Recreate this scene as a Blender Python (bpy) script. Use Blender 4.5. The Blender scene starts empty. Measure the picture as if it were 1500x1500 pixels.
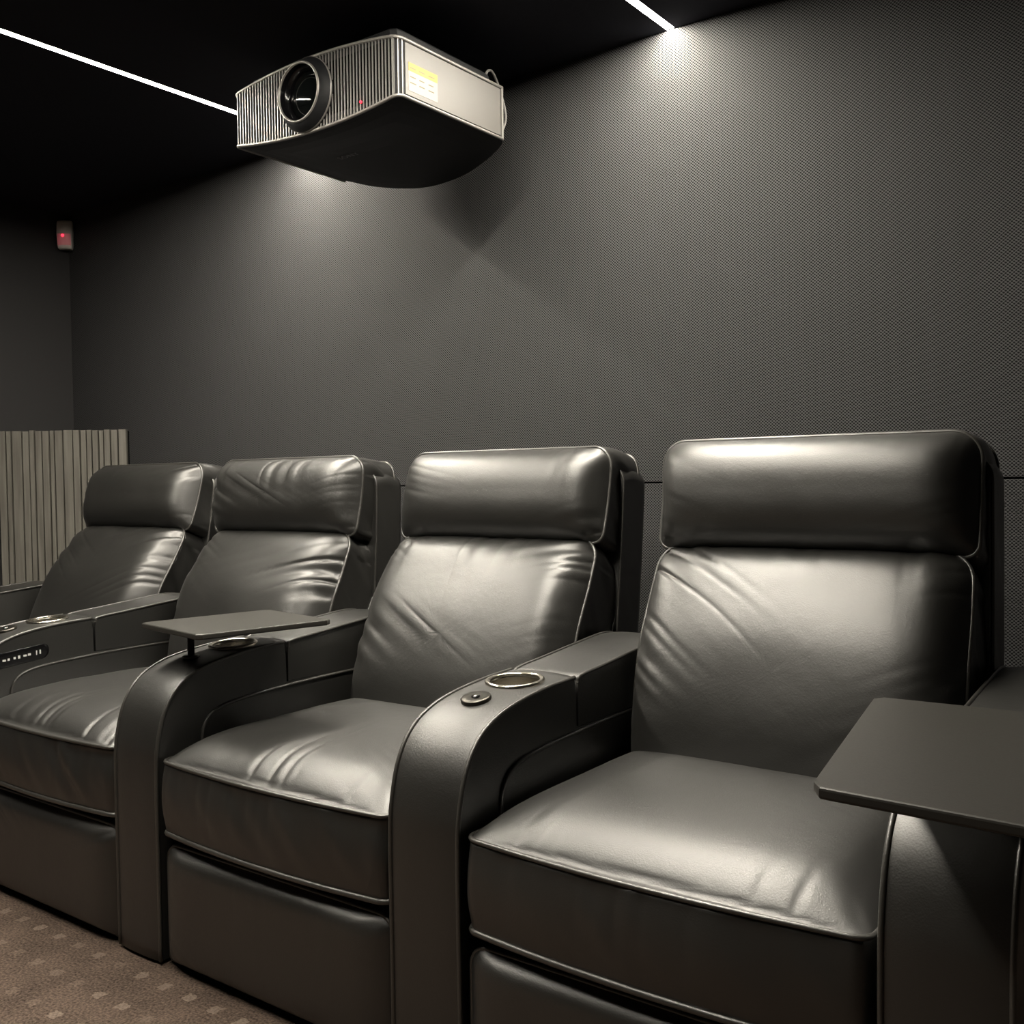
import bpy, bmesh, math, random
from math import pi, sin, cos, tan, radians, sqrt, exp, floor as ffloor
from mathutils import Vector, Matrix

scene = bpy.context.scene
COL = scene.collection

# ------------------------------------------------------------------ camera
def build_camera():
    # two measured vanishing directions of the room fix focal length and rotation
    pp = (750.0, 750.0)
    a = (-1260.0 - pp[0], 735.0 - pp[1])      # along the chair row (-X)
    b = (1854.0 - pp[0], 690.0 - pp[1])       # into the rear wall (+Y)
    f = sqrt(-(a[0]*b[0] + a[1]*b[1]))
    ry = Vector((b[0], b[1], f)).normalized()
    rx = -Vector((a[0], a[1], f)).normalized()
    rz = rx.cross(ry)
    right = Vector((rx[0], ry[0], rz[0])); down = Vector((rx[1], ry[1], rz[1])); fwd = Vector((rx[2], ry[2], rz[2]))
    up = -down; back = -fwd
    cd = bpy.data.cameras.new('camera'); cam = bpy.data.objects.new('camera', cd); COL.objects.link(cam)
    m = Matrix.Identity(4)
    for r in range(3):
        m[r][0], m[r][1], m[r][2] = right[r], up[r], back[r]
    m.translation = Vector((0, 0, 1.0))
    cam.matrix_world = m
    cd.sensor_width = 36.0; cd.lens = 36.0 * f / 1500.0
    cd.clip_start = 0.02; cd.clip_end = 50
    scene.camera = cam
build_camera()

# ------------------------------------------------------------------ world, exposure
w = bpy.data.worlds.new('world'); scene.world = w; w.use_nodes = True
w.node_tree.nodes['Background'].inputs[0].default_value = (0.02, 0.021, 0.024, 1)
w.node_tree.nodes['Background'].inputs[1].default_value = 0.3
vs = scene.view_settings
vs.view_transform = 'Standard'; vs.look = 'None'; vs.gamma = 1.0; vs.exposure = 0.0; vs.use_curve_mapping = False
cy = scene.cycles
cy.use_denoising = True; cy.max_bounces = 6; cy.diffuse_bounces = 4; cy.glossy_bounces = 3
cy.sample_clamp_indirect = 6.0; cy.use_light_tree = True
cy.caustics_reflective = False; cy.caustics_refractive = False

LED_COLOR = (1.0, 0.925, 0.79)
LED_POWER = 470.0       # opal cover of the ceiling strips

ZC = 2.214              # ceiling
YW = 2.5                # rear wall
XL = -4.29              # left wall
XR, YF = 2.3, -3.3      # walls out of view
STRIPS = (-2.70, -1.296)
YS = 0.12               # where the strips begin, well in front of the seats

# ------------------------------------------------------------------ materials
def new_mat(name):
    m = bpy.data.materials.new(name); m.use_nodes = True
    nt = m.node_tree; return m, nt, nt.nodes['Principled BSDF']
def simple(name, col, rough=0.5, metal=0.0, spec=0.5, bump=0.0, bscale=300.0, emit=None, estr=0.0, coat=0.0):
    m, nt, p = new_mat(name)
    p.inputs['Base Color'].default_value = (*col, 1); p.inputs['Roughness'].default_value = rough
    p.inputs['Metallic'].default_value = metal; p.inputs['Specular IOR Level'].default_value = spec
    p.inputs['Coat Weight'].default_value = coat
    if emit:
        p.inputs['Emission Color'].default_value = (*emit, 1); p.inputs['Emission Strength'].default_value = estr
    tc = nt.nodes.new('ShaderNodeTexCoord'); n = nt.nodes.new('ShaderNodeTexNoise')
    n.inputs['Scale'].default_value = bscale; n.inputs['Detail'].default_value = 3
    nt.links.new(tc.outputs['Object'], n.inputs['Vector'])
    if bump:
        b = nt.nodes.new('ShaderNodeBump'); b.inputs['Strength'].default_value = bump; b.inputs['Distance'].default_value = 0.001
        nt.links.new(n.outputs['Fac'], b.inputs['Height']); nt.links.new(b.outputs['Normal'], p.inputs['Normal'])
    mr = nt.nodes.new('ShaderNodeMapRange')
    mr.inputs['To Min'].default_value = max(0.02, rough - 0.04); mr.inputs['To Max'].default_value = min(1, rough + 0.04)
    nt.links.new(n.outputs['Fac'], mr.inputs['Value']); nt.links.new(mr.outputs['Result'], p.inputs['Roughness'])
    return m

def leather(name, col, rough):
    m, nt, p = new_mat(name); N = nt.nodes.new; L = nt.links.new
    tc = N('ShaderNodeTexCoord')
    vor = N('ShaderNodeTexVoronoi'); vor.inputs['Scale'].default_value = 420; L(tc.outputs['Object'], vor.inputs['Vector'])
    no = N('ShaderNodeTexNoise'); no.inputs['Scale'].default_value = 34; no.inputs['Detail'].default_value = 5; L(tc.outputs['Object'], no.inputs['Vector'])
    b1 = N('ShaderNodeBump'); b1.inputs['Strength'].default_value = 0.22; b1.inputs['Distance'].default_value = 0.0008
    L(vor.outputs['Distance'], b1.inputs['Height'])
    b2 = N('ShaderNodeBump'); b2.inputs['Strength'].default_value = 0.25; b2.inputs['Distance'].default_value = 0.003
    L(no.outputs['Fac'], b2.inputs['Height']); L(b1.outputs['Normal'], b2.inputs['Normal'])
    L(b2.outputs['Normal'], p.inputs['Normal'])
    n2 = N('ShaderNodeTexNoise'); n2.inputs['Scale'].default_value = 9; n2.inputs['Detail'].default_value = 6; L(tc.outputs['Object'], n2.inputs['Vector'])
    cr = N('ShaderNodeValToRGB')
    cr.color_ramp.elements[0].position = 0.3; cr.color_ramp.elements[0].color = (*[c*0.88 for c in col], 1)
    cr.color_ramp.elements[1].position = 0.7; cr.color_ramp.elements[1].color = (*[c*1.12 for c in col], 1)
    L(n2.outputs['Fac'], cr.inputs['Fac']); L(cr.outputs['Color'], p.inputs['Base Color'])
    mr = N('ShaderNodeMapRange'); mr.inputs['To Min'].default_value = rough-0.05; mr.inputs['To Max'].default_value = rough+0.06
    L(n2.outputs['Fac'], mr.inputs['Value']); L(mr.outputs['Result'], p.inputs['Roughness'])
    p.inputs['Specular IOR Level'].default_value = 0.85; p.inputs['Coat Weight'].default_value = 0.6; p.inputs['Coat Roughness'].default_value = 0.46
    return m

def wall_fabric(name, thread, hole):
    m, nt, p = new_mat(name); N = nt.nodes.new; L = nt.links.new
    geo = N('ShaderNodeNewGeometry')
    def vm(op, *ins):
        n = N('ShaderNodeVectorMath'); n.operation = op
        for i, v in enumerate(ins):
            if isinstance(v, tuple): n.inputs[i].default_value = v
            else: L(v, n.inputs[i])
        return n
    flat = vm('MULTIPLY', geo.outputs['Position'], (1/0.0087, 0, 1/0.0078))
    def lattice(off):
        s = vm('ADD', flat.outputs[0], off); fr = vm('FRACTION', s.outputs[0]); c = vm('SUBTRACT', fr.outputs[0], (0.5, 0.5, 0.5))
        c2 = vm('MULTIPLY', c.outputs[0], (1.0, 0.0, 1.15)); return vm('LENGTH', c2.outputs[0]).outputs['Value']
    d1 = lattice((0, 0, 0)); d2 = lattice((0.5, 0, 0.5))
    mn = N('ShaderNodeMath'); mn.operation = 'MINIMUM'; L(d1, mn.inputs[0]); L(d2, mn.inputs[1])
    mr = N('ShaderNodeMapRange'); mr.interpolation_type = 'SMOOTHSTEP'
    mr.inputs['From Min'].default_value = 0.235; mr.inputs['From Max'].default_value = 0.36; L(mn.outputs[0], mr.inputs['Value'])
    mx = N('ShaderNodeMix'); mx.data_type = 'RGBA'
    mx.inputs[6].default_value = (*hole, 1); mx.inputs[7].default_value = (*thread, 1); L(mr.outputs['Result'], mx.inputs[0])
    L(mx.outputs[2], p.inputs['Base Color'])
    b = N('ShaderNodeBump'); b.inputs['Strength'].default_value = 0.35; b.inputs['Distance'].default_value = 0.0015
    L(mr.outputs['Result'], b.inputs['Height']); L(b.outputs['Normal'], p.inputs['Normal'])
    p.inputs['Roughness'].default_value = 0.75; p.inputs['Specular IOR Level'].default_value = 0.2
    return m

def carpet_mat():
    m, nt, p = new_mat('carpet'); N = nt.nodes.new; L = nt.links.new
    geo = N('ShaderNodeNewGeometry')
    def vm(op, *ins):
        n = N('ShaderNodeVectorMath'); n.operation = op
        for i, v in enumerate(ins):
            if isinstance(v, tuple): n.inputs[i].default_value = v
            else: L(v, n.inputs[i])
        return n
    def mth(op, *ins):
        n = N('ShaderNodeMath'); n.operation = op
        for i, v in enumerate(ins):
            if isinstance(v, (int, float)): n.inputs[i].default_value = v
            else: L(v, n.inputs[i])
        return n.outputs[0]
    wob = N('ShaderNodeTexNoise'); wob.inputs['Scale'].default_value = 90; wob.inputs['Detail'].default_value = 2
    L(geo.outputs['Position'], wob.inputs['Vector'])
    w2 = vm('MULTIPLY', wob.outputs['Color'], (0.018, 0.018, 0)); pos = vm('ADD', geo.outputs['Position'], w2.outputs[0])
    off = vm('ADD', pos.outputs[0], (2.238-0.009 + 0.0788/2, -1.191-0.009 + 0.0937/2, 0))
    sc = vm('MULTIPLY', off.outputs[0], (1/0.0788, 1/0.0937, 0))
    fr = vm('FRACTION', sc.outputs[0]); ce = vm('SUBTRACT', fr.outputs[0], (0.5, 0.5, 0)); ab = vm('ABSOLUTE', ce.outputs[0])
    sx = N('ShaderNodeSeparateXYZ'); L(ab.outputs[0], sx.inputs[0])
    ix = mth('LESS_THAN', sx.outputs[0], 0.15); iy = mth('LESS_THAN', sx.outputs[1], 0.125)
    mask = mth('MULTIPLY', ix, iy)
    cell = vm('FLOOR', sc.outputs[0]); wn = N('ShaderNodeTexWhiteNoise'); wn.noise_dimensions = '3D'; L(cell.outputs[0], wn.inputs['Vector'])
    fine = N('ShaderNodeTexNoise'); fine.inputs['Scale'].default_value = 190; fine.inputs['Detail'].default_value = 3; L(geo.outputs['Position'], fine.inputs['Vector'])
    big = N('ShaderNodeTexNoise'); big.inputs['Scale'].default_value = 11; big.inputs['Detail'].default_value = 4; L(geo.outputs['Position'], big.inputs['Vector'])
    cr = N('ShaderNodeValToRGB')
    cr.color_ramp.elements[0].position = 0.3; cr.color_ramp.elements[0].color = (0.022, 0.0155, 0.0125, 1)
    cr.color_ramp.elements[1].position = 0.72; cr.color_ramp.elements[1].color = (0.155, 0.114, 0.090, 1)
    mixv = mth('ADD', mth('MULTIPLY', fine.outputs['Fac'], 0.75), mth('MULTIPLY', big.outputs['Fac'], 0.25)); L(mixv, cr.inputs['Fac'])
    mx = N('ShaderNodeMix'); mx.data_type = 'RGBA'
    st = mth('MULTIPLY', mask, mth('MULTIPLY', mth('ADD', 0.25, mth('MULTIPLY', wn.outputs['Value'], 0.65)), mth('ADD', .25, mth('MULTIPLY', fine.outputs['Fac'], 1.1)))); L(st, mx.inputs[0])
    L(cr.outputs['Color'], mx.inputs[6]); mx.inputs[7].default_value = (0.22, 0.175, 0.14, 1)
    L(mx.outputs[2], p.inputs['Base Color'])
    b = N('ShaderNodeBump'); b.inputs['Strength'].default_value = 0.7; b.inputs['Distance'].default_value = 0.003
    L(fine.outputs['Fac'], b.inputs['Height']); L(b.outputs['Normal'], p.inputs['Normal'])
    p.inputs['Roughness'].default_value = 0.95; p.inputs['Specular IOR Level'].default_value = 0.1
    return m

def wood_mat():
    m, nt, p = new_mat('grey_wood'); N = nt.nodes.new; L = nt.links.new
    tc = N('ShaderNodeTexCoord'); mp = N('ShaderNodeMapping'); mp.inputs['Scale'].default_value = (60, 60, 4)
    oi = N('ShaderNodeObjectInfo'); ad = N('ShaderNodeVectorMath'); ad.operation = 'ADD'
    sc = N('ShaderNodeMath'); sc.operation = 'MULTIPLY'; sc.inputs[1].default_value = 37; L(oi.outputs['Random'], sc.inputs[0])
    L(tc.outputs['Object'], ad.inputs[0]); L(sc.outputs[0], ad.inputs[1]); L(ad.outputs[0], mp.inputs['Vector'])
    n = N('ShaderNodeTexNoise'); n.inputs['Scale'].default_value = 1.0; n.inputs['Detail'].default_value = 6; L(mp.outputs[0], n.inputs['Vector'])
    cr = N('ShaderNodeValToRGB')
    cr.color_ramp.elements[0].position = 0.3; cr.color_ramp.elements[0].color = (0.11, 0.102, 0.088, 1)
    cr.color_ramp.elements[1].position = 0.75; cr.color_ramp.elements[1].color = (0.20, 0.19, 0.165, 1)
    L(n.outputs['Fac'], cr.inputs['Fac']); L(cr.outputs['Color'], p.inputs['Base Color'])
    p.inputs['Roughness'].default_value = 0.6
    return m

M = {}
M['leather'] = leather('black_leather', (0.0100, 0.0096, 0.0084), 0.43)
M['piping'] = leather('piping_leather', (0.030, 0.0285, 0.025), 0.36)
M['wall'] = wall_fabric('acoustic_fabric', (0.083, 0.0825, 0.0855), (0.0025, 0.0025, 0.003))
M['wall_plain'] = simple('dark_paint', (0.036, 0.035, 0.036), 0.8, bump=0.2, bscale=200, spec=0.2)
M['ceiling'] = simple('black_ceiling', (0.028, 0.0295, 0.037), 0.9, bump=0.2, bscale=250, spec=0.1)
M['carpet'] = carpet_mat()
M['wood'] = wood_mat()
M['black'] = simple('matt_black', (0.008, 0.008, 0.009), 0.6, bump=0.1, spec=0.3)
M['void'] = simple('black_felt', (0.006, 0.006, 0.006), 0.95, bump=0.2, spec=0.1)
M['tray'] = simple('grey_black_tray', (0.030, 0.0285, 0.025), 0.42, bump=0.08, bscale=500)
M['steel'] = simple('brushed_steel', (0.55, 0.52, 0.46), 0.25, 1.0)
M['steel_dark'] = simple('dark_steel', (0.10, 0.095, 0.085), 0.35, 1.0)
M['gloss_black'] = simple('gloss_black', (0.006, 0.006, 0.007), 0.15)
M['pj_body'] = simple('projector_black', (0.0055, 0.006, 0.0072), 0.6, bump=0.1, bscale=600, spec=0.3)
M['pj_side'] = simple('projector_grey_side', (0.085, 0.081, 0.075), 0.45, 0.0, bump=0.03)
M['pj_trim'] = simple('projector_silver_trim', (0.26, 0.25, 0.235), 0.38, 0.5)
M['pj_fin'] = simple('projector_fin', (0.24, 0.235, 0.225), 0.40, 0.5)
M['glass'] = simple('lens_glass', (0.004, 0.005, 0.005), 0.03, spec=0.8, coat=0.6)
M['white_label'] = simple('label_white', (0.21, 0.195, 0.168), 0.5)
M['yellow_label'] = simple('label_yellow', (0.26, 0.175, 0.018), 0.5)
M['label_ink'] = simple('label_ink', (0.10, 0.085, 0.045), 0.6)
M['logo'] = simple('faint_grey_print', (0.11, 0.11, 0.12), 0.5)
M['red'] = simple('red_led', (0.6, 0.02, 0.03), 0.4, emit=(1.0, 0.03, 0.06), estr=3.0)
M['sensor'] = simple('sensor_plastic', (0.90, 0.86, 0.80), 0.45)
M['sensor_lens'] = simple('sensor_lens', (0.75, 0.55, 0.52), 0.4, emit=(1.0, 0.08, 0.16), estr=0.10)
M['icon'] = simple('icon_white', (0.8, 0.8, 0.78), 0.5)
M['cable'] = simple('cable_grey', (0.25, 0.24, 0.23), 0.4)
M['alu'] = simple('channel_grey', (0.22, 0.22, 0.21), 0.6)
M['led'] = simple('opal_cover', (0.9, 0.9, 0.9), 0.5, emit=LED_COLOR, estr=LED_POWER)

# ------------------------------------------------------------------ object helpers
def link(name, me, mat, parent=None, loc=None, rot=None):
    o = bpy.data.objects.new(name, me); COL.objects.link(o)
    if mat is not None and not me.materials: me.materials.append(M[mat] if isinstance(mat, str) else mat)
    if parent: o.parent = parent
    if loc: o.location = loc
    if rot: o.rotation_euler = rot
    return o
def tag(o, label=None, cat=None, group=None, kind=None):
    if label: o['label'] = label
    if cat: o['category'] = cat
    if group: o['group'] = group
    if kind: o['kind'] = kind
    return o
def empty(name, loc, rz=0.0):
    o = bpy.data.objects.new(name, None); COL.objects.link(o); o.location = loc; o.rotation_euler = (0, 0, rz); o.empty_display_size = 0.1
    return o
def mesh(verts, faces, smooth=False, name='m'):
    me = bpy.data.meshes.new(name); me.from_pydata([tuple(v) for v in verts], [], faces)
    bm = bmesh.new(); bm.from_mesh(me); bmesh.ops.recalc_face_normals(bm, faces=bm.faces)
    for f in bm.faces: f.smooth = smooth
    bm.to_mesh(me); bm.free(); return me
def from_bm(bm, smooth=False):
    me = bpy.data.meshes.new('m'); bmesh.ops.recalc_face_normals(bm, faces=bm.faces)
    for f in bm.faces: f.smooth = smooth
    bm.to_mesh(me); bm.free(); return me
def box_bm(boxes, bevel=0.0, seg=2):
    bm = bmesh.new()
    for (x0, x1, y0, y1, z0, z1) in boxes:
        r = bmesh.ops.create_cube(bm, size=1.0)
        bmesh.ops.scale(bm, vec=(x1-x0, y1-y0, z1-z0), verts=r['verts'])
        bmesh.ops.translate(bm, vec=((x0+x1)/2, (y0+y1)/2, (z0+z1)/2), verts=r['verts'])
    if bevel: bmesh.ops.bevel(bm, geom=bm.edges[:], offset=bevel, segments=seg, affect='EDGES', profile=0.5)
    return bm
def box(*b, bevel=0.0, smooth=False): return from_bm(box_bm([b], bevel), smooth)
def lathe(prof, seg=40):
    vs_, fs = [], []
    for (r, z) in prof:
        for i in range(seg): vs_.append((r*cos(2*pi*i/seg), r*sin(2*pi*i/seg), z))
    for j in range(len(prof)-1):
        for i in range(seg):
            k = (i+1) % seg; fs.append((j*seg+i, j*seg+k, (j+1)*seg+k, (j+1)*seg+i))
    if prof[0][0] > 1e-6: fs.append(tuple(range(seg)))
    if prof[-1][0] > 1e-6: fs.append(tuple((len(prof)-1)*seg+i for i in range(seg)))
    bm = bmesh.new(); me = mesh(vs_, fs, True); bm.from_mesh(me); bmesh.ops.remove_doubles(bm, verts=bm.verts, dist=1e-6)
    for f in bm.faces: f.smooth = len(f.verts) <= 4
    bm.to_mesh(me); bm.free(); return me
def lathe_open(prof, seg=40):
    vs_, fs = [], []
    for (r, z) in prof:
        for i in range(seg): vs_.append((r*cos(2*pi*i/seg), r*sin(2*pi*i/seg), z))
    for j in range(len(prof)-1):
        for i in range(seg):
            k = (i+1) % seg; fs.append((j*seg+i, j*seg+k, (j+1)*seg+k, (j+1)*seg+i))
    return mesh(vs_, fs, True)
def tube(pts, r, seg=8, closed=False):
    pts = [Vector(p) for p in pts]; n = len(pts); vs_, fs = [], []
    T = []
    for i in range(n):
        a = pts[(i-1) % n] if (closed or i > 0) else pts[i]; b = pts[(i+1) % n] if (closed or i < n-1) else pts[i]
        d = b - a; T.append(d.normalized() if d.length > 1e-9 else Vector((0, 0, 1)))
    ref = Vector((0, 0, 1)) if abs(T[0].z) < 0.9 else Vector((1, 0, 0))
    u = T[0].cross(ref).normalized()
    for i in range(n):
        u = (u - T[i]*u.dot(T[i])).normalized(); v = T[i].cross(u)
        for k in range(seg):
            a = 2*pi*k/seg; vs_.append(pts[i] + u*(r*cos(a)) + v*(r*sin(a)))
    for i in range(n if closed else n-1):
        j = (i+1) % n
        for k in range(seg):
            l = (k+1) % seg; fs.append((i*seg+k, i*seg+l, j*seg+l, j*seg+k))
    if not closed:
        fs.append(tuple(range(seg))); fs.append(tuple((n-1)*seg+k for k in range(seg)))
    return mesh(vs_, fs, True)
def catmull(pts, n):
    P = [Vector(p) for p in pts]; P = [P[0]*2-P[1]] + P + [P[-1]*2-P[-2]]; out = []
    m = len(P)-3
    for i in range(n+1):
        t = i/n*m; k = min(int(t), m-1); t -= k
        a, b, c, d = P[k:k+4]
        out.append(0.5*((2*b) + (c-a)*t + (2*a-5*b+4*c-d)*t*t + (3*b-a-3*c+d)*t*t*t))
    return out
def rrect(a, b, r, n):
    """n points evenly spaced round a rounded rectangle of half sizes a, b"""
    if not isinstance(r, (tuple, list)): r = (r, r, r, r)            # corners: +x+y, -x+y, -x-y, +x-y
    raw = []
    for (cx, cyy, a0, rr) in ((a-r[0], b-r[0], 0, r[0]), (-a+r[1], b-r[1], pi/2, r[1]), (-a+r[2], -b+r[2], pi, r[2]), (a-r[3], -b+r[3], 1.5*pi, r[3])):
        for i in range(17):
            t = a0 + pi/2*i/16; raw.append((cx+rr*cos(t), cyy+rr*sin(t)))
    raw.append(raw[0]); seg = [0.0]
    for i in range(len(raw)-1): seg.append(seg[-1] + math.hypot(raw[i+1][0]-raw[i][0], raw[i+1][1]-raw[i][1]))
    out, k = [], 0
    for i in range(n):
        s = seg[-1]*i/n
        while seg[k+1] < s: k += 1
        t = (s-seg[k])/max(1e-9, seg[k+1]-seg[k]); out.append((raw[k][0]+(raw[k+1][0]-raw[k][0])*t, raw[k][1]+(raw[k+1][1]-raw[k][1])*t))
    return out
def hsh(i, s):
    v = sin(i*127.1 + s*311.7)*43758.5453; return v - ffloor(v)
def noise1(x, s):
    i = ffloor(x); t = x-i; t = t*t*(3-2*t); return hsh(i, s)*(1-t) + hsh(i+1, s)*t
def noise2(x, y, s):
    i, j = ffloor(x), ffloor(y); tx, ty = x-i, y-j; tx = tx*tx*(3-2*tx); ty = ty*ty*(3-2*ty)
    h = lambda a, b: hsh(a + b*57.0, s)
    return (h(i, j)*(1-tx)+h(i+1, j)*tx)*(1-ty) + (h(i, j+1)*(1-tx)+h(i+1, j+1)*tx)*ty

def cushion(a, b, r, frame, bulge, depth, box_bulge=0.01, wr=None, seed=0, shape=(8, .5, 2.2, .5), outl=None, pleat=0.0, skew=0.0, nb=14, n=440, nt=42):
    """a stuffed cushion: front panel, boxing and rear panel as one mesh. Local (x, v) in the panel, n outward.
    Returns (mesh, front seam loop, rear seam loop). wr: (amp_left, amp_right, amp_top, amp_bottom, broad)"""
    O = rrect(a, b, r, n)
    if outl: O = [outl(x, v) for x, v in O]
    px, qx, pv, qv = shape
    def h(x, v, t=0.0):
        ux = min(1.0, abs(x)/a); uv = min(1.0, abs(v)/b)
        if skew and v < 0: uv = uv**1.8
        return (1-skew*v/b)*bulge*(max(0, 1-ux**px))**qx * (max(0, 1-uv**pv))**qv * max(0, 1-t**12)**.5
    def wrk(x, v):
        if not wr: return 0.0
        d = 0.0
        for k, (dist, tan_, L, fr) in enumerate(((a+x, v, .065, 40), (a-x, v, .065, 40), (b-v, x, .050, 34), (b+v, x, .05, 34))):
            A = wr[k]
            if A <= 0: continue
            dist = max(0, dist); env = max(0, 1.7*noise1(tan_*8.5+5, seed+k*7.7)-(.12 if k == 1 else .32))
            sl = .45*(noise1(tan_*2.1, seed+k*1.9)-.5) + (.42 if k < 2 else 0.0)
            q = tan_ + sl*dist
            g = noise1(q*fr + 17*k, seed+k*3.3); g = (1-abs(2*g-1))**1.6
            d -= A*env*g*exp(-dist/(L*(.45+env)))*min(1, dist/.010)
        bx = noise2(x*6+v*2, v*8-x*2, seed+9)-.5
        e = min(1, max(0, a-abs(x))/.05)*min(1, max(0, b-abs(v))/.05)
        d += wr[4]*1.4*bx*e
        return d
    verts, faces = [], []
    # front panel
    verts.append(frame(0, 0, h(0, 0) + wrk(0, 0)))
    for j in range(1, nt+1):
        t = 1-(1-j/nt)**1.7
        for (x, v) in O:
            X, V = x*t, v*t
            verts.append(frame(X, V, h(X, V, t) + (wrk(X, V) if j < nt else 0)))
    for i in range(n): faces.append((0, 1+i, 1+(i+1) % n))
    for j in range(nt-1):
        o0, o1 = 1+j*n, 1+(j+1)*n
        for i in range(n):
            k = (i+1) % n; faces.append((o0+i, o1+i, o1+k, o0+k))
    front = [verts[1+(nt-1)*n+i] for i in range(n)]
    h_edge = [0.0 for x, v in O]
    # boxing
    nrm = []
    for i in range(n):
        x0, v0 = O[i-1]; x1, v1 = O[(i+1) % n]; tx, tv = x1-x0, v1-v0; l = math.hypot(tx, tv) or 1; nrm.append((tv/l, -tx/l))
    last = 1+(nt-1)*n; rear = []
    for j in range(1, nb+1):
        f = j/nb; base = len(verts)
        for i, (x, v) in enumerate(O):
            bb = box_bulge*sin(pi*f)*abs(nrm[i][1])
            if wr: bb += 0.5*max(wr[:4])*sin(pi*f)*(noise1(i*.14 + f*3.0, seed+31)-.8)*2
            if pleat and nrm[i][1] > .6:
                pl = noise1(i*.15, seed+53); ev = max(0, 1.6*noise1(i*.031, seed+57)-.45)
                bb -= pleat*ev*(1-abs(2*pl-1))**1.5*min(1, f*9)*exp(-f*2.6)
            hh = h_edge[i]*(1-f)
            p = frame(x+nrm[i][0]*bb, v+nrm[i][1]*bb, hh-depth*f); verts.append(p)
            if j == nb: rear.append(p)
        for i in range(n):
            k = (i+1) % n; faces.append((last+i, base+i, base+k, last+k))
        last = base
    faces.append(tuple(last+i for i in range(n)))
    return mesh(verts, faces, True), front, rear

def profile_frame(pts, y0, x0=0.0, shift=None):
    """surface along a curved profile (Y, z): v is measured from mid-height, n leans to the viewer's side"""
    dense = catmull([(0, p[0], p[1]) for p in pts], 120); L = [0.0]
    for i in range(len(dense)-1): L.append(L[-1] + (dense[i+1]-dense[i]).length)
    tot = L[-1]
    def at(s):
        s = s + tot/2
        if s <= 0: i = 0
        elif s >= tot: i = len(dense)-2
        else:
            i = min(len(dense)-2, int(s/tot*(len(dense)-1)))
            while i > 0 and L[i] > s: i -= 1
            while i < len(dense)-2 and L[i+1] < s: i += 1
        d = dense[i+1]-dense[i]; t = (s-L[i])/(L[i+1]-L[i]); return dense[i] + d*t, d.normalized()
    def frame(x, v, n):
        p, T = at(v); y, z = p.y - T.z*n, p.z + T.y*n
        if shift: y += shift(z)
        return Vector((x0+x, y-y0, z))
    return frame, tot/2

# ------------------------------------------------------------------ the room
def make_room():
    fl = link('floor', box(XL-.1, XR+.1, YF-.1, YW+.1, -.12, 0), 'carpet'); tag(fl, 'brown carpet flecked with small pale rectangles', 'floor', kind='structure')
    s = .0122
    xs = [XL-.1] + [v for x in STRIPS for v in (x-s, x+s)] + [XR+.1]
    slabs = [(XL, XR, YF-.1, YS, ZC, ZC+.09)] + [(xs[i], xs[i+1], YF-.1, YW+.1, ZC, ZC+.1) for i in (0, 2, 4)]
    slabs.append((XL-.1, XR+.1, YF-.1, YW+.1, ZC+.1, ZC+.14))
    ce = link('ceiling', from_bm(box_bm(slabs)), 'ceiling'); tag(ce, 'black matt ceiling with two light slots', 'ceiling', kind='structure')
    wb = link('wall_back', box(XL-.1, XR+.1, YW+.02, YW+.12, 0, ZC), 'void'); tag(wb, 'dark rear wall covered in perforated acoustic fabric', 'wall', kind='structure')
    link('panel', box(XL, XR, YW, YW+.02, .994, ZC, bevel=.002), 'wall', wb)
    link('panel', box(XL, XR, YW, YW+.02, 0.0, .990, bevel=.002), 'wall', wb)
    for nm, b, lb in (('wall_left', (XL-.1, XL, YF-.1, YW+.02, 0, ZC), 'plain dark wall behind the slatted corner panel'),
                      ('wall_right', (XR, XR+.1, YF-.1, YW+.02, 0, ZC), 'plain dark side wall opposite the slatted panel'),
                      ('wall_front', (XL-.1, XR+.1, YF-.1, YF, 0, ZC), 'plain dark wall facing the recliners')):
        tag(link(nm, box(*b), 'wall_plain'), lb, 'wall', kind='structure')
make_room()

def make_strip(x, label):
    e = empty('led_strip_light', (x, (YW+YS)/2, ZC)); tag(e, label, 'strip light', 'LED strips let into the ceiling')
    h = (YW-YS)/2 - .004; s = .012
    link('channel', from_bm(box_bm([(-s, s, -h, h, .010, .012), (-s, -s+.0006, -h, h, .0002, .010), (s-.0006, s, -h, h, .0002, .010)])), 'alu', e)
    link('opal_cover', from_bm(box_bm([(-s+.0008, s-.0008, -h+2*h*i/30, -h+2*h*(i+1)/30,  .0010, .0030) for i in range(30)])), 'led', e)
    return e
make_strip(STRIPS[0], 'glowing LED strip in the ceiling running to the wall behind the projector')
make_strip(STRIPS[1], 'glowing LED strip ending in a bright pool of light on the fabric wall')

# ------------------------------------------------------------------ recliners
Y0 = 1.62
PITCH = 0.8125
HW = 0.0735
ARM_PROF = [(1.240, .008), (1.240, .20), (1.240, .40), (1.246, .47), (1.266, .535), (1.302, .580), (1.355, .606), (1.42, .620), (1.50, .6285), (1.588, .6325)]
PAD_PROF = [(1.600, .600), (1.602, .622), (1.612, .633), (1.70, .641), (1.82, .652), (1.93, .660), (1.985, .650), (2.02, .615), (2.025, .56)]

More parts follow.
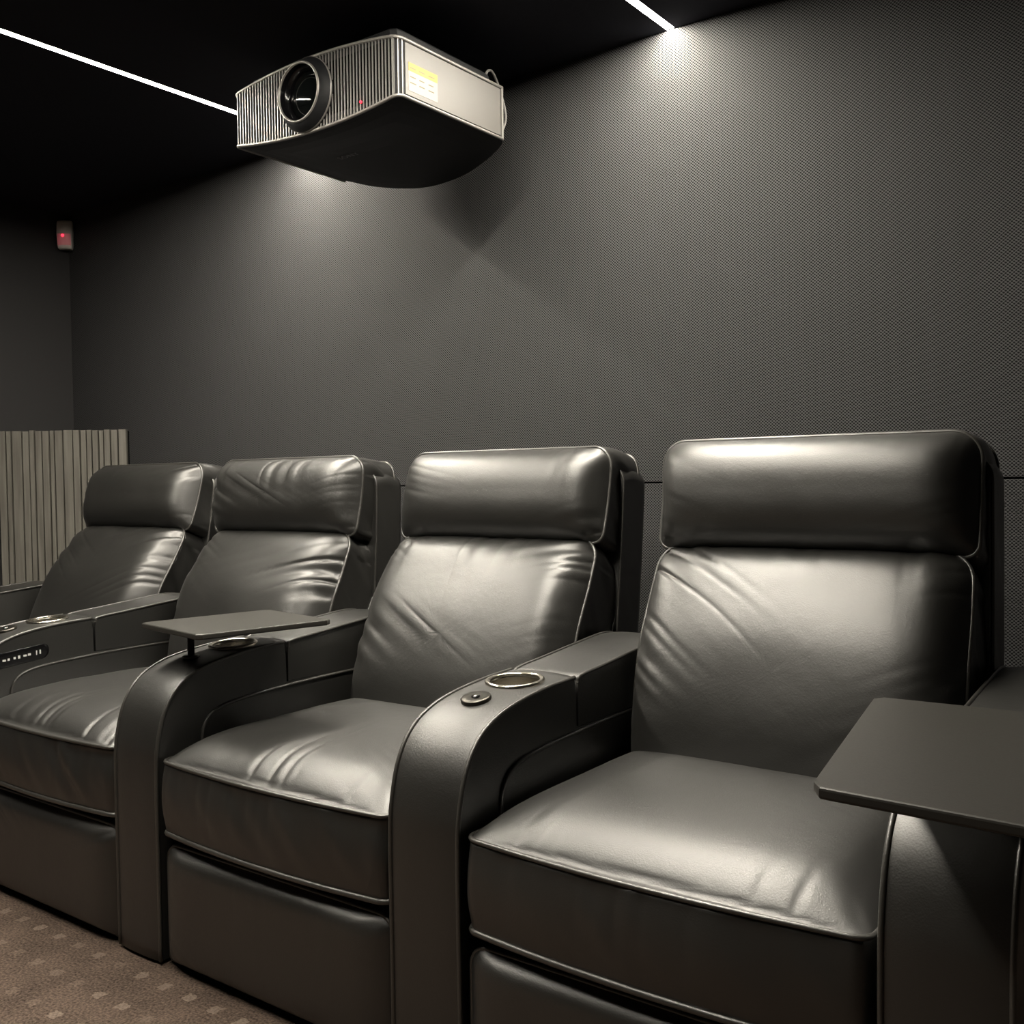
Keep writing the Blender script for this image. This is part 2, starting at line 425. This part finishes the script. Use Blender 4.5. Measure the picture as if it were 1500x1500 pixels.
def band_mesh(front, closing, hw, crown=.005, nx=10):
    """extrude a side outline: crowned band along 'front' and plain faces along 'closing'"""
    F = catmull([(0, y, z) for y, z in front], 60); nF = len(F); verts, faces = [], []
    loop = [(p.y, p.z) for p in F] + list(closing); n = len(loop)
    nr = []
    for i in range(nF):
        a, b = F[max(0, i-1)], F[min(nF-1, i+1)]; T = (b-a).normalized(); nr.append((-T.z, T.y))
    for k in range(nx+1):
        u = -1+2*k/nx; x = hw*u; c = crown*(1-abs(u)**3)
        for i, (y, z) in enumerate(loop):
            if i < nF: y, z = y+nr[i][0]*c, z+nr[i][1]*c
            verts.append((x, y-Y0, z))
    for k in range(nx):
        for i in range(n):
            j = (i+1) % n; faces.append((k*n+i, k*n+j, (k+1)*n+j, (k+1)*n+i))
    faces.append(tuple(range(n))); faces.append(tuple(nx*n+i for i in range(n)))
    me = mesh(verts, faces, True)
    for f in me.polygons:
        if len(f.vertices) > 4: f.use_smooth = False
    me.update()
    at = me.attributes.new('sharp_edge', 'BOOLEAN', 'EDGE')
    side = [set(range(n)), set(range(nx*n, (nx+1)*n))]
    for i, ed in enumerate(me.edges):
        a, b = ed.vertices
        if any(a in s and b in s for s in side): at.data[i].value = True
    return me, [(F[i].y-Y0, F[i].z) for i in range(nF)]

def cut_hole(me, loc, r, depth):
    cut = link('cutter', lathe([(0, -depth), (r, -depth), (r, .05), (0, .05)], 40), 'steel', None, loc)
    tmp = bpy.data.objects.new('tmp', me); COL.objects.link(tmp)
    md = tmp.modifiers.new('b', 'BOOLEAN'); md.operation = 'DIFFERENCE'; md.object = cut; md.solver = 'EXACT'
    bpy.context.view_layer.update(); dg = bpy.context.evaluated_depsgraph_get()
    out = bpy.data.meshes.new_from_object(tmp.evaluated_get(dg))
    bpy.data.objects.remove(tmp); bpy.data.objects.remove(cut)
    out.materials.clear(); return out

CUP_Y, BTN_Y = 1.500 - Y0, 1.385 - Y0
ARM = {}
def prepare_arm():
    body, edge = band_mesh(ARM_PROF, [(1.593, .60), (1.594, .537), (2.0, .537), (2.0, .008)], HW)
    ARM['body'] = cut_hole(body, (0, CUP_Y, .634), .046, .075)
    pad, pedge = band_mesh(PAD_PROF, [(2.02, .538), (1.600, .538)], HW)
    ARM['pad'] = pad
    ARM['pipe'] = [tube([(sg*HW, y, z) for y, z in edge], .0042) for sg in (-1, 1)]
    ARM['padpipe'] = [tube([(sg*HW, y, z) for y, z in pedge[6:]], .0038) for sg in (-1, 1)]
    sp = catmull([(0, 1.352, .30), (0, 1.354, .44), (0, 1.362, .485), (0, 1.392, .510), (0, 1.46, .522), (0, 1.62, .530), (0, 1.80, .532), (0, 1.97, .530)], 50)
    poly = [(p.y-Y0, p.z) for p in sp] + [(1.97-Y0, .12), (1.352-Y0, .12)]; n = len(poly)
    ARM['side'], ARM['sidepipe'] = [], []
    for sg in (-1, 1):
        vs_ = [(sg*HW*.99, y, z) for y, z in poly] + [(sg*(HW+.003), y, z) for y, z in poly]
        fs = [tuple(range(n)), tuple(range(n, 2*n))] + [(i, (i+1) % n, n+(i+1) % n, n+i) for i in range(n)]
        ARM['side'].append(mesh(vs_, fs)); ARM['sidepipe'].append(tube([(sg*(HW+.002), p.y-Y0, p.z) for p in sp], .0040))
    ARM['ring'] = lathe_open([(.0440, -.004), (.0455, .001), (.0500, .0042), (.0545, .0030), (.0560, .0005), (.0560, -.003)])
    ARM['cup'] = lathe_open([(.0452, .002), (.0445, -.003), (.0440, -.070), (.0425, -.072), (.001, -.072)])
    ARM['btn'] = lathe([(0, -.004), (.0275, -.004), (.0275, .0035), (.0255, .0058), (.0150, .0050), (0, .0046)])
    ARM['btn2'] = lathe([(0, .004), (.0078, .004), (.0078, .0066), (0, .0070)], 24)
    ARM['btn3'] = lathe([(0, .0045), (.0045, .0045), (.0042, .0076), (0, .0078)], 24)
    ARM['foot'] = lathe([(0, 0), (.022, 0), (.024, .024), (0, .024)], 20)
prepare_arm()

def add_arm(root, x, cup=True, button=True, panel=False):
    a = link('armrest', ARM['body'], 'leather', root, (x, 0, 0))
    link('arm_pad', ARM['pad'], 'leather', a)
    for me in ARM['pipe'] + ARM['padpipe'] + ARM['sidepipe']: link('piping', me, 'piping', a)
    for me in ARM['side']: link('side_panel', me, 'leather', a)
    for yy in (1.29, 1.93): link('foot', ARM['foot'], 'black', a, (0, yy-Y0, 0))
    if cup:
        tag(link('cup_holder', ARM['cup'], 'steel', a, (0, CUP_Y, .634), (radians(3.6), 0, 0)), 'round steel cup holder')
        tag(link('cup_ring', ARM['ring'], 'steel', a, (0, CUP_Y, .634), (radians(3.6), 0, 0)), 'steel rim of the cup holder')
    if button:
        tag(link('button_plate', ARM['btn'], 'steel_dark', a, (0, BTN_Y, .6195), (radians(11), 0, 0)), 'round dark steel button plate')
        link('button_ring', ARM['btn2'], 'gloss_black', a, (0, BTN_Y, .6195), (radians(11), 0, 0))
        link('button', ARM['btn3'], 'steel', a, (0, BTN_Y, .6195), (radians(11), 0, 0))
    if panel:
        fr = lambda u, v, nn: Vector((HW+nn, 1.375-Y0+u, .553+v + .10*u))
        pm, _, _ = cushion(.088, .0205, .0195, fr, .0008, .004, 0, None, n=64, nt=4, nb=2, shape=(8, .5, 8, .5))
        tag(link('control_panel', pm, 'gloss_black', a), 'glossy black button panel with white icons')
        for k, (u, wd, ht) in enumerate(((-.058, .0035, .018), (-.036, .009, .005), (-.024, .006, .006), (-.008, .006, .006), (.004, .006, .008), (.020, .009, .005), (.032, .008, .006), (.052, .003, .012), (.062, .004, .011))):
            link('icon', box(HW+.0006, HW+.0016, 1.375-Y0+u-wd/2, 1.375-Y0+u+wd/2, .553+.1*u-ht/2, .553+.1*u+ht/2), 'icon', a)
    return a

BACK = [(1.805, .36), (1.812, .45), (1.826, .55), (1.862, .665), (1.918, .765), (1.975, .868)]
HEAD = [(1.972, .858), (2.000, .95), (2.016, 1.03), (2.022, 1.078)]
SHELL = [(1.955, .12), (2.00, .50), (2.045, .85), (2.062, 1.035)]

def make_recliner(xc, label, seed, t, s, wrb=1.0, wrh=1.0, wrs=1.0, left=None, right=None):
    root = empty('recliner', (xc, Y0, 0)); tag(root, label, 'recliner', 'leather recliners standing in a row')
    sh = lambda z: t + s*(z-.45)/.6
    # seat cushion: v runs from the rear (-) to the front (+)
    b = .315; yc = 1.245 + b
    def seat_frame(x, v, n):
        z = .432 + n
        return Vector((x, yc - v - Y0, z))
    def bow(x, v): return (x, v + (.020*(1-(x/.325)**2) if v > 0 else 0)*min(1, max(0, v/b)))
    me, f, r = cushion(.3195, b, (.022, .022, .03, .03), seat_frame, .062, .148, .012, (.001*wrs, .001*wrs, .0055*wrs, .0, .0022*wrs), seed, (6, .45, 5, .55), bow, pleat=.0085*wrs)
    sc_ = link('seat_cushion', me, 'leather', root); link('piping', tube(f, .0042, closed=True), 'piping', sc_)
    link('piping', tube(r, .0058, closed=True), 'piping', sc_)
    # footrest panel
    ff = lambda x, v, n: Vector((x, 1.252 - n + .004 - Y0 + .010*(v/.115 if v < 0 else 0)*-0.0, .134 + v))
    me, f, r = cushion(.3205, .122, (.034, .034, .012, .012), ff, .030, .10, .004, (.0022*wrs, .0022*wrs, .0008, 0, .0012), seed+3, (14, .5, 9, .5))
    fo = link('footrest', me, 'leather', root); link('piping', tube(f, .0036, closed=True), 'piping', fo); link('piping', tube(r, .004, closed=True), 'piping', fo)
    link('base_frame', box(-.30, .30, 1.36-Y0, 1.93-Y0, .03, .28, bevel=.01), 'void', root)
    for sx in (-.26, .26):
        for yy in (1.40, 1.88): link('foot', ARM['foot'], 'black', root, (sx, yy-Y0, .005-.005))
    # back cushion
    fr, hb = profile_frame(BACK, Y0, 0, sh)
    taper = lambda x, v: (x*(1 - .010*(v/hb) - .025*max(0, v/hb)**3), v)
    me, f, r = cushion(.310, hb, (.055, .055, .03, .03), fr, .088, .135, .008, (.0110*wrb, .0110*wrb, .0070*wrb, 0, .0045*wrb), seed+11, (8, .5, 5, .55), taper, skew=.28)
    bc = link('back_cushion', me, 'leather', root); link('piping', tube(f, .0040, closed=True), 'piping', bc); link('piping', tube(r, .0036, closed=True), 'piping', bc)
    # headrest
    fr, hb = profile_frame(HEAD, Y0, 0, sh)
    me, f, r = cushion(.309, hb, (.050, .050, .024, .024), fr, .078, .125, .008, (.0075*wrh, .0075*wrh, .0050*wrh, .0006, .0026*wrh), seed+23, (10, .5, 2.6, .55))
    hr = link('headrest', me, 'leather', root); link('piping', tube(f, .0042, closed=True), 'piping', hr); link('piping', tube(r, .0038, closed=True), 'piping', hr)
    # shell behind the cushions
    fr, hb = profile_frame(SHELL, Y0, 0, sh)
    me, f, r = cushion(.316, hb, (.04, .04, .01, .01), fr, .004, .100, .008, (.0015, .0015, .0015, 0, .001), seed+37, (8, .5, 8, .5), nt=10)
    bs = link('back_shell', me, 'leather', root); link('piping', tube(f, .0032, closed=True), 'piping', bs)
    if left is not None: add_arm(root, -PITCH/2, **left)
    if right is not None: add_arm(root, PITCH/2, **right)
    return root

XS = -.705
make_recliner(XS-3*PITCH, 'black leather recliner standing nearest the grey slatted corner panel', 5, .05, .035, 1.3, 1.3, .8, left=dict(button=False))
make_recliner(XS-2*PITCH, 'creased black leather recliner, second from the slatted panel, beside the button panel', 17, .05, -.035, 1.35, 1.7, 1.8, left=dict(panel=True))
make_recliner(XS-PITCH, 'black leather recliner, third from the slatted panel, between tray and steel cup holder', 29, 0, 0, 1.0, 1.0, 1.0, left=dict(button=False))
make_recliner(XS, 'black leather recliner at the row end farthest from the slatted panel', 43, -.04, -.07, .9, .7, .7, left=dict(), right=dict(button=False, cup=False))

# ------------------------------------------------------------------ swivel trays
def make_tray(corner_pts, z, post_xy, arm_z, label):
    """corner_pts: plate corners in plan (a, b, c, d)"""
    e = empty('swivel_tray', (post_xy[0], post_xy[1], arm_z)); tag(e, label, 'tray', 'swivel trays on the armrests')
    A, B, C_, D = [Vector((p[0]-post_xy[0], p[1]-post_xy[1], 0)) for p in corner_pts]
    c = (A+B+C_+D)/4; ux = ((B-A)+(C_-D))/2; uy = ((D-A)+(C_-B))/2; hx, hy = ux.length/2, uy.length/2; ux.normalize(); uy = Vector((-ux.y, ux.x, 0)) if uy.dot(Vector((-ux.y, ux.x, 0))) > 0 else Vector((ux.y, -ux.x, 0))
    O = rrect(1, 1, .08, 72); T = .012; vs_, fs = [], []; n = len(O)
    for (ins, zz) in ((.0022, -T), (.0006, -T+.0012), (0, -T+.003), (0, -.003), (.0006, -.0012), (.0022, 0)):
        for (x, y) in O:
            k = 1-ins/max(hx, hy); x, y = (x*k+1)/2, (y*k+1)/2; p = (A*(1-x)+B*x)*(1-y) + (D*(1-x)+C_*x)*y; vs_.append((p.x, p.y, z-arm_z+zz))
    for j in range(5):
        for i in range(n):
            k = (i+1) % n; fs.append((j*n+i, j*n+k, (j+1)*n+k, (j+1)*n+i))
    fs.append(tuple(range(n))); fs.append(tuple(5*n+i for i in range(n)))
    me = mesh(vs_, fs); link('tray_top', me, 'tray', e)
    hgt = z-arm_z-T
    link('post', lathe([(0, -.003), (.0075, -.003), (.0075, hgt), (0, hgt)], 24), 'black', e)
    link('collar', lathe([(0, -.004), (.019, -.004), (.019, .002), (.016, .004), (.0078, .0045), (0, .0045)], 28), 'steel_dark', e)
    link('bracket', lathe([(0, hgt-.006), (.030, hgt-.006), (.032, hgt), (0, hgt)], 28), 'black', e)
    return e
XA, XC = XS - 1.5*PITCH, XS + .5*PITCH
make_tray([(-2.005, 1.312), (-1.733, 1.265), (-1.668, 1.572), (-1.940, 1.619)], .70, (XA, 1.385), .621,
          'small black swivel tray between second and third recliner from the slatted panel')
make_tray([(-.355, .960), (-.075, .946), (-.140, 1.416), (-.428, 1.404)], .70, (XC, 1.385), .621,
          'large black swivel tray above the end armrest farthest from the slatted panel')

# ------------------------------------------------------------------ projector
PX, PZ0, PZ1, PYF, PHW = -1.807, 1.853, 1.978, 1.668, .277
def pj_outline(n=140, scale=1.0):
    pts = []
    def put(x, y): pts.append((x*scale, 1.93 + (y-1.93)*scale))
    raw = []
    for i in range(11):
        a = pi + pi/2*i/10; raw.append((-PHW+.018+.018*cos(a), PYF+.018+.018*sin(a)))
    for i in range(11):
        a = 1.5*pi + pi/2*i/10; raw.append((PHW-.018+.018*cos(a), PYF+.018+.018*sin(a)))
    raw += [(p.x, p.y) for p in catmull([(PHW, 2.045, 0), (.243, 2.085, 0), (.130, 2.160, 0), (.010, 2.218, 0), (-.110, 2.240, 0), (-.190, 2.215, 0), (-.252, 2.140, 0), (-PHW, 2.035, 0)], 50)]
    raw.append(raw[0]); L = [0.0]
    for i in range(len(raw)-1): L.append(L[-1]+math.hypot(raw[i+1][0]-raw[i][0], raw[i+1][1]-raw[i][1]))
    k = 0
    for i in range(n):
        s_ = L[-1]*i/n
        while L[k+1] < s_: k += 1
        t = (s_-L[k])/max(1e-9, L[k+1]-L[k]); put(raw[k][0]+(raw[k+1][0]-raw[k][0])*t, raw[k][1]+(raw[k+1][1]-raw[k][1])*t)
    return pts
def belly(x, y):
    u = min(1, abs(x)/PHW); f = max(0, 1-(y-PYF)/.22); f = f*f*(3-2*f) if f < 1 else 1.0
    return .023*(1-u*u)*f
def make_projector():
    K = 1.10; PXW, PYW, PZW = -1.988, 2.123, 1.938
    e = empty('projector', (PXW, PYW, PZW)); e.scale = (K, K, K); tag(e, 'black home cinema projector with ribbed front hanging from the ceiling', 'projector')
    loc = lambda x, y, z: (x, y-1.93, z-PZ0)
    O = pj_outline(); n = len(O); vs_, fs = [], []
    rings = []
    for t in (.15, .4, .65, .82, .92, .97, 1.0):
        rings.append([loc(x*t, 1.93+(y-1.93)*t, PZ0 - belly(x*t, 1.93+(y-1.93)*t) - (.006*(1-t**6))) for x, y in O])
    side0 = rings[-1]
    rings.append([loc(x, y, PZ1 + belly(x, y)) for x, y in O])
    for t in (.97, .9, .6, .2):
        rings.append([loc(x*t, 1.93+(y-1.93)*t, PZ1 + belly(x*t, 1.93+(y-1.93)*t) + .004) for x, y in O])
    for r in rings: vs_ += r
    for j in range(len(rings)-1):
        for i in range(n):
            k = (i+1) % n; fs.append((j*n+i, j*n+k, (j+1)*n+k, (j+1)*n+i))
    fs.append(tuple(range(n))); fs.append(tuple((len(rings)-1)*n+i for i in range(n)))
    me = mesh(vs_, fs); link('body', me, 'pj_body', e)
    # raised cover on top and ceiling bracket
    O2 = pj_outline(100, .90); m = len(O2)
    vs_ = [loc(x, y, PZ1) for x, y in O2] + [loc(x*.99, y, PZ1+.035) for x, y in O2] + [loc(x*.93, 1.93+(y-1.93)*.93, PZ1+.047) for x, y in O2]
    fs = [(j*m+i, j*m+(i+1) % m, (j+1)*m+(i+1) % m, (j+1)*m+i) for j in range(2) for i in range(m)] + [tuple(2*m+i for i in range(m)), tuple(range(m))]
    link('top_cover', mesh(vs_, fs), 'pj_body', e)
    zt = PZ1+.047-PZ0; zc = (ZC-PZW)/K
    br = link('ceiling_bracket', from_bm(box_bm([(-.12, .12, -.11, .13, zt, zt+.012), (-.05, .05, -.05, .05, zc-.006, zc-.0005), (-.014, .014, -.014, .014, zt, zc-.005)], .002)), 'void', e)
    # silver trims: front edge and both sides, with upright ends at the rear of the side panels
    def rim(zf, name):
        pts = [(-PHW-.001, 2.045)] + [(-PHW-.001, 2.045-i*(2.045-PYF-.018)/6) for i in range(1, 6)]
        for i in range(9):
            a = pi + pi/2*i/8; pts.append((-PHW+.018+.019*cos(a), PYF+.018+.019*sin(a)))
        for i in range(1, 24): pts.append((-PHW+.018 + (2*PHW-.036)*i/24, PYF-.001))
        for i in range(9):
            a = 1.5*pi + pi/2*i/8; pts.append((PHW-.018+.019*cos(a), PYF+.018+.019*sin(a)))
        pts += [(PHW+.001, PYF+.018+i*(2.045-PYF-.018)/6) for i in range(1, 7)]
        link(name, tube([loc(x, y, zf(x, y)) for x, y in pts], .0042, 8), 'pj_trim', e)
    rim(lambda x, y: PZ0 - belly(x, y), 'bottom_trim'); rim(lambda x, y: PZ1 + belly(x, y), 'top_trim')
    for sg in (-1, 1):
        x0, x1 = sorted((sg*(PHW-.002), sg*(PHW+.0028)))
        pn = link('side_panel', box(x0, x1, PYF+.022-1.93, 2.037-1.93, .0055, PZ1-PZ0-.0055, bevel=.0008), 'pj_side', e); tag(pn, 'light grey metal side panel')
        link('end_trim', box(x0, x1+.001*(sg > 0), 2.040-1.93, 2.047-1.93, -.003, PZ1-PZ0+.003), 'pj_trim', e)
        if sg == 1:
            x = PHW+.0028
            st = link('warning_label', box(x-.0004, x+.0006, 1.699-1.93, 1.797-1.93, .0165, .0785), 'white_label', e); tag(st, 'white and yellow warning label')
            link('yellow_band', box(x+.0004, x+.0009, 1.699-1.93, 1.797-1.93, .0600, .0785), 'yellow_label', st)
            for k in range(9):
                yy = 1.704 + (k % 3)*.031; zz = .0665 - .0 if k < 3 else (.047 if k < 6 else .034)
                link('print_line', box(x+.0005, x+.0011, yy-1.93, yy+.016+.006*hsh(k, 3)-1.93, zz, zz+.0022), 'label_ink', st)
    # vertical fins across the ribbed front
    link('grille_backing', box(-PHW+.016, PHW-.016, PYF-.0006-1.93, PYF+.004-1.93, .002, PZ1-PZ0-.002), 'void', e)
    fin = box(-.0011, .0011, -.0018, .0018, -.5, .5); nf = 54
    lc = (-.010, 1.916)
    for i in range(nf):
        x = -PHW+.014 + (2*PHW-.028)*i/(nf-1); z0, z1 = PZ0-belly(x, PYF), PZ1+belly(x, PYF)
        segs = [(z0, z1)]
        dx = abs(x-lc[0])
        if dx < .086:
            hh = sqrt(.086**2-dx*dx); segs = [(z0, lc[1]-hh), (lc[1]+hh, z1)]
        for (a, b) in segs:
            if b-a < .004: continue
            o = link('fin', fin, 'pj_fin', e, loc(x, PYF-.0017, (a+b)/2)); o.scale = (1, 1, b-a)
    for a in (20, 48, 76):
        t = radians(a); o = link('fin', fin, 'pj_fin', e, loc(PHW-.018+.0190*sin(t), PYF+.018-.0190*cos(t), (PZ0+PZ1)/2), (0, 0, t)); o.scale = (1, 1, PZ1-PZ0)
    # lens
    def lens_part(name, prof, mat, parent, seg=56):
        return link(name, lathe_open(prof, seg), mat, parent, loc(lc[0], PYF-.003, lc[1]) if parent is e else None, (pi/2, 0, 0) if parent is e else None)
    sh_ = lens_part('lens_shroud', [(.0865, -.01), (.0865, .003), (.0850, .006), (.0700, .0265), (.0670, .0265), (.0640, -.03), (.001, -.03)], 'pj_body', e)
    lens_part('shroud_edge', [(.0866, .0015), (.0872, .0040), (.0856, .0060)], 'pj_trim', sh_)
    lens_part('lens_ring', [(.0702, .0255), (.0700, .0282), (.0678, .0300), (.0650, .0290), (.0640, .0260)], 'pj_trim', sh_)
    gl = [(.0605*sin(a*pi/2/12*1.0)*1.0, -.012 + .026*cos(a*pi/2/12)) for a in range(12, -1, -1)]
    lens_part('lens_glass', [(max(r, .0005), z) for r, z in gl], 'glass', sh_)
    lens_part('barrel', [(.0642, .0265), (.0625, .010), (.0600, -.02)], 'gloss_black', sh_)
    lens_part('baffle_ring', [(.0630, .014), (.0580, .011), (.0560, -.012)], 'gloss_black', sh_)
    link('status_light', lathe([(0, 0), (.0028, 0), (.0028, .003), (0, .0035)], 14), 'red', e, loc(.168, PYF-.0040, PZ0+.006-.0), (pi/2, 0, 0))
    # maker's lettering on the underside, read from in front
    cu = bpy.data.curves.new('t', 'FONT'); cu.body = 'SONY'; cu.size = .0245; cu.align_x = 'CENTER'; cu.extrude = .0003; cu.space_character = 1.12
    to = bpy.data.objects.new('tmp', cu); COL.objects.link(to); bpy.context.view_layer.update()
    tm = bpy.data.meshes.new_from_object(to.evaluated_get(bpy.context.evaluated_depsgraph_get())); bpy.data.objects.remove(to)
    tm.materials.clear(); link('lettering', tm, 'logo', e, (-1.897-PX, 1.883-1.93, -.0105), (pi, 0, 0))
    return e
make_projector()
cb = catmull([(-1.735, 2.290, 2.05), (-1.728, 2.240, 2.115), (-1.745, 2.288, 2.148), (-1.762, 2.345, 2.120), (-1.765, 2.378, 2.050), (-1.775, 2.360, 1.990)], 40)
tag(link('cable', tube(cb, .0035), 'cable'), "thin grey cable looping behind the projector's rear corner", 'cable')

# ------------------------------------------------------------------ corner panel of slats
def make_slat_panel():
    P0, P1 = Vector((-4.275, 2.150, 0)), Vector((-3.850, 2.482, 0)); d = (P1-P0); Ln = d.length; ang = math.atan2(d.y, d.x)
    e = empty('slatted_panel', P0, ang); tag(e, 'waist-high panel of upright grey wooden slats set across the corner', 'panel')
    top = 1.243
    link('backing', box(0, Ln, .012, .022, 0, top-.004), 'void', e)
    edges = [0, 8, 57, 90, 155, 200, 235, 280, 325, 355, 408, 470, 515, 555, 590, 630, 662, 705, 750, 805]
    rnd = random.Random(3)
    for i in range(len(edges)-1):
        x0, x1 = Ln*edges[i]/805 + .0029, Ln*edges[i+1]/805 - .0029
        if x1-x0 < .003: continue
        dp = rnd.choice((0, .002, .004))
        link('slat', box(x0, x1, -.012+dp, .012, 0, top + rnd.uniform(-.002, .002), bevel=.001), 'wood', e)
    vs_ = [(0, .022, top-.006), (Ln, .022, top-.006)]
    return e
make_slat_panel()

# ------------------------------------------------------------------ motion sensor
def make_sensor():
    e = empty('motion_sensor', (-4.262, 2.472, 2.052), radians(45)); tag(e, 'small white motion sensor with a red light high in the corner', 'sensor')
    # local: -Y faces the room; rows of (z, half width, front depth)
    rows = [(0, .026, .030), (.004, .0285, .034), (.012, .0295, .037), (.020, .030, .040), (.060, .031, .046), (.066, .0315, .044), (.100, .032, .036), (.116, .0315, .031), (.122, .030, .027), (.125, .027, .020)]
    vs_, fs = [], []; nx = 14
    for z, hw, dp in rows:
        for k in range(nx+1):
            u = -1+2*k/nx; vs_.append((hw*u, -dp*(1-.30*abs(u)**3.0), z))
        vs_.append((hw, 0.0, z)); vs_.append((-hw, 0.0, z))
    n = nx+3
    for j in range(len(rows)-1):
        for i in range(n):
            k = (i+1) % n; fs.append((j*n+i, j*n+k, (j+1)*n+k, (j+1)*n+i))
    fs.append(tuple(range(n))); fs.append(tuple((len(rows)-1)*n+i for i in range(n)))
    link('housing', mesh(vs_, fs), 'sensor', e)
    vs_, fs = [], []
    for j, (z, dp) in enumerate(((.014, .0385), (.020, .0408), (.040, .0440), (.062, .0468))):
        for k in range(nx+1):
            u = -1+2*k/nx; vs_.append((.0275*u, -dp*(1-.30*abs(u*.9)**3.0)-.0006, z))
    for j in range(3):
        for k in range(nx): fs.append((j*(nx+1)+k, j*(nx+1)+k+1, (j+1)*(nx+1)+k+1, (j+1)*(nx+1)+k))
    me = mesh(vs_, fs, True); link('lens_window', me, 'sensor_lens', e)
    link('red_light', lathe([(0, 0), (.006, 0), (.005, .0025), (0, .0035)], 18), 'red', e, (-.002, -.0468, .054), (pi/2, 0, 0))
make_sensor()
